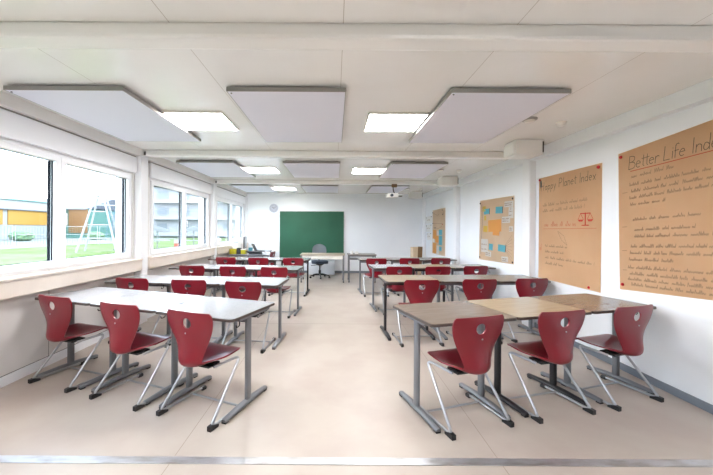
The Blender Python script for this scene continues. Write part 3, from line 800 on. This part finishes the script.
# climbing frame
e = empty('climbing_frame', (-17.8, 25.5, GZ), R(20), 'tall white A-frame climbing tower with blue net', 'climbing frame')
for s in (-1, 1):
    for t in (-1, 1): MB().tube([(s*1.25, t*.9, 0), (s*.25, t*.35, 4.2)], .07, 8).build('pole', 'out_white', e, True)
for z, w in ((1.0, 1.05), (2.0, .8), (3.0, .55)):
    MB().tube([(-w, -.7+.12*z, z), (w, -.7+.12*z, z)], .05, 8).build('rung', 'out_white', e, True)
MB().tube([(-.25, 0, 4.2), (.25, 0, 4.2)], .08, 8).build('top_bar', 'out_white', e, True)
for k in range(2):
    MB().tube([(1.2, -.7, .9), (3.4, .0, 2.4+.8*k)], .04, 6).build('rope', 'out_white', e, True)
MB().tube([(3.4, 0, 0), (3.3, 0, 3.6)], .07, 8).build('mast', 'out_white', e, True)
MB().tube([(-.2, 0, 3.5), (3.3, 0, 3.5)], .05, 8).build('top_beam', 'out_white', e, True)
nn = MB()
for k in range(9): nn.tube([(.3+.33*k, .1, .8), (.6+.28*k, .1, 3.2)], .018, 5)
for k in range(7): nn.tube([(.35, .1, 1.0+.33*k), (3.1, .1, 1.0+.33*k)], .018, 5)
nn.build('net', 'out_blue', e)
# mesh construction fence, barriers, parasols, shrubs
for k in range(5):
    e = empty('fence_panel', (-30+1.8*k, 29+2.9*k, GZ), R(58), 'pale green mesh fence panel, number %s from the left beyond the lawn' % ['one', 'two', 'three', 'four', 'five'][k], 'fence', 'mesh fence panels')
    e['label'] = ['leftmost pale green mesh fence panel beyond the lawn', 'second pale green mesh fence panel from the left', 'third, middle pale green mesh fence panel', 'fourth pale green mesh fence panel from the left', 'rightmost pale green mesh fence panel, by the climbing tower'][k]
    f = MB()
    for z in (.1, 1.1, 1.9): f.tube([(-1.6, 0, z), (1.6, 0, z)], .03, 6)
    for x in (-1.6, 1.6): f.tube([(x, 0, 0), (x, 0, 2)], .03, 6)
    f.build('frame', 'out_white', e)
    f = MB()
    for j in range(15): f.tube([(-1.5+.214*j, 0, .1), (-1.5+.214*j, 0, 1.9)], .012, 4)
    f.build('mesh', 'out_teal', e)
for k, (x, y, lab) in enumerate(((-9.9, 21, 'orange-white traffic barrier on the lawn seen in the middle window'), (-8.8, 25.3, 'orange-white traffic barrier seen in the far window'), (-17.5, 27, 'orange-white barrier right of the climbing tower'))):
    e = empty('traffic_barrier', (x, y, GZ), .2, lab, 'barrier', 'orange-white barriers')
    MB().box(-.24, .24, -.12, .12, 0, .1, .02).build('foot', 'out_umber', e)
    for j in range(4): MB().box(-.14, .14, -.03, .03, .1+.25*j, .34+.25*j, .004).build('band', 'out_barrier' if j % 2 == 0 else 'out_white', e)
for k, (x, y, lab) in enumerate(((-15.6, 29.5, 'dark flat parasol on the terrace, left one in the middle window'), (-12.4, 29.5, 'dark flat parasol on the terrace, right one in the middle window'))):
    e = empty('parasol', (x, y, GZ), 0, lab, 'parasol', 'dark parasols')
    MB().tube([(0, 0, 0), (0, 0, 1.8)], .04, 8).build('pole', 'out_white', e, True)
    MB().lathe([(1.1, 1.55), (.7, 1.75), (.08, 1.95), (.01, 1.97)], 10).build('canopy', 'out_umber', e)
    MB().box(-.9, .9, -.5, .5, .7, .75).build('table', 'out_white', e)
for k, (x, y, r_, lab) in enumerate(((-41, 44, 1.3, 'small round shrub before the yellow panels, left'), (-39.5, 47.5, 1.0, 'small round shrub before the yellow panels, middle'), (-36.0, 50.5, 1.2, 'small round shrub before the orange corner'))):
    rnd = random.Random(k); mb = MB()
    bmesh.ops.create_icosphere(mb.bm, subdivisions=3, radius=r_)
    for v in mb.bm.verts: v.co *= rnd.uniform(.85, 1.1); v.co.z = v.co.z*.55+r_*.5
    s = mb.build('shrub', 'leaf', None, False, (x, y, GZ)); tag(s, lab, 'shrub', 'shrubs')

# ------------------------------------------------------------------ sky, sun, camera
w = bpy.data.worlds.new('World'); SC.world = w; w.use_nodes = True; nt = w.node_tree
bg = nt.nodes['Background']; tc = nt.nodes.new('ShaderNodeTexCoord')
mp = nt.nodes.new('ShaderNodeMapping'); mp.inputs['Scale'].default_value = (1, 1, 3.2)
ns = nt.nodes.new('ShaderNodeTexNoise'); ns.inputs['Scale'].default_value = 3.2; ns.inputs['Detail'].default_value = 6
cr = nt.nodes.new('ShaderNodeMapRange'); cr.inputs[1].default_value = .42; cr.inputs[2].default_value = .6
mx = nt.nodes.new('ShaderNodeMix'); mx.data_type = 'RGBA'
mx.inputs['A'].default_value = (*srgb(178, 198, 226), 1); mx.inputs['B'].default_value = (.93, .97, 1, 1)
nt.links.new(tc.outputs['Generated'], mp.inputs[0]); nt.links.new(mp.outputs[0], ns.inputs['Vector']); nt.links.new(ns.outputs[0], cr.inputs[0])
nt.links.new(cr.outputs[0], mx.inputs['Factor']); nt.links.new(mx.outputs['Result'], bg.inputs[0]); bg.inputs[1].default_value = 3.4
sl = bpy.data.lights.new('sun', 'SUN'); sl.energy = .4; sl.angle = R(4); sl.color = (1, .97, .92)
so = bpy.data.objects.new('sun', sl); COL.objects.link(so)
so.rotation_euler = Vector((-.8, .45, -.75)).to_track_quat('-Z', 'Y').to_euler()

cam = bpy.data.cameras.new('camera'); co = bpy.data.objects.new('camera', cam); COL.objects.link(co)
cam.sensor_width = 36; cam.lens = 36*336/713; cam.shift_x = (356.5-335)/713; cam.shift_y = -(237.5-229.5)/713
cam.clip_start = .05; cam.clip_end = 400
co.matrix_world = Matrix.Translation((0, 0, 1.418)) @ Matrix.Rotation(PI/2, 4, 'X') @ Matrix.Rotation(R(.35), 4, 'Z')
SC.camera = co
SC.view_settings.view_transform = 'Standard'; SC.view_settings.look = 'None'
SC.view_settings.exposure = 2.2; SC.view_settings.gamma = 1; SC.view_settings.use_curve_mapping = False
SC.cycles.max_bounces = 12; SC.cycles.diffuse_bounces = 8; SC.cycles.transparent_max_bounces = 12
SC.cycles.use_denoising = True
SC.cycles.sample_clamp_indirect = 6
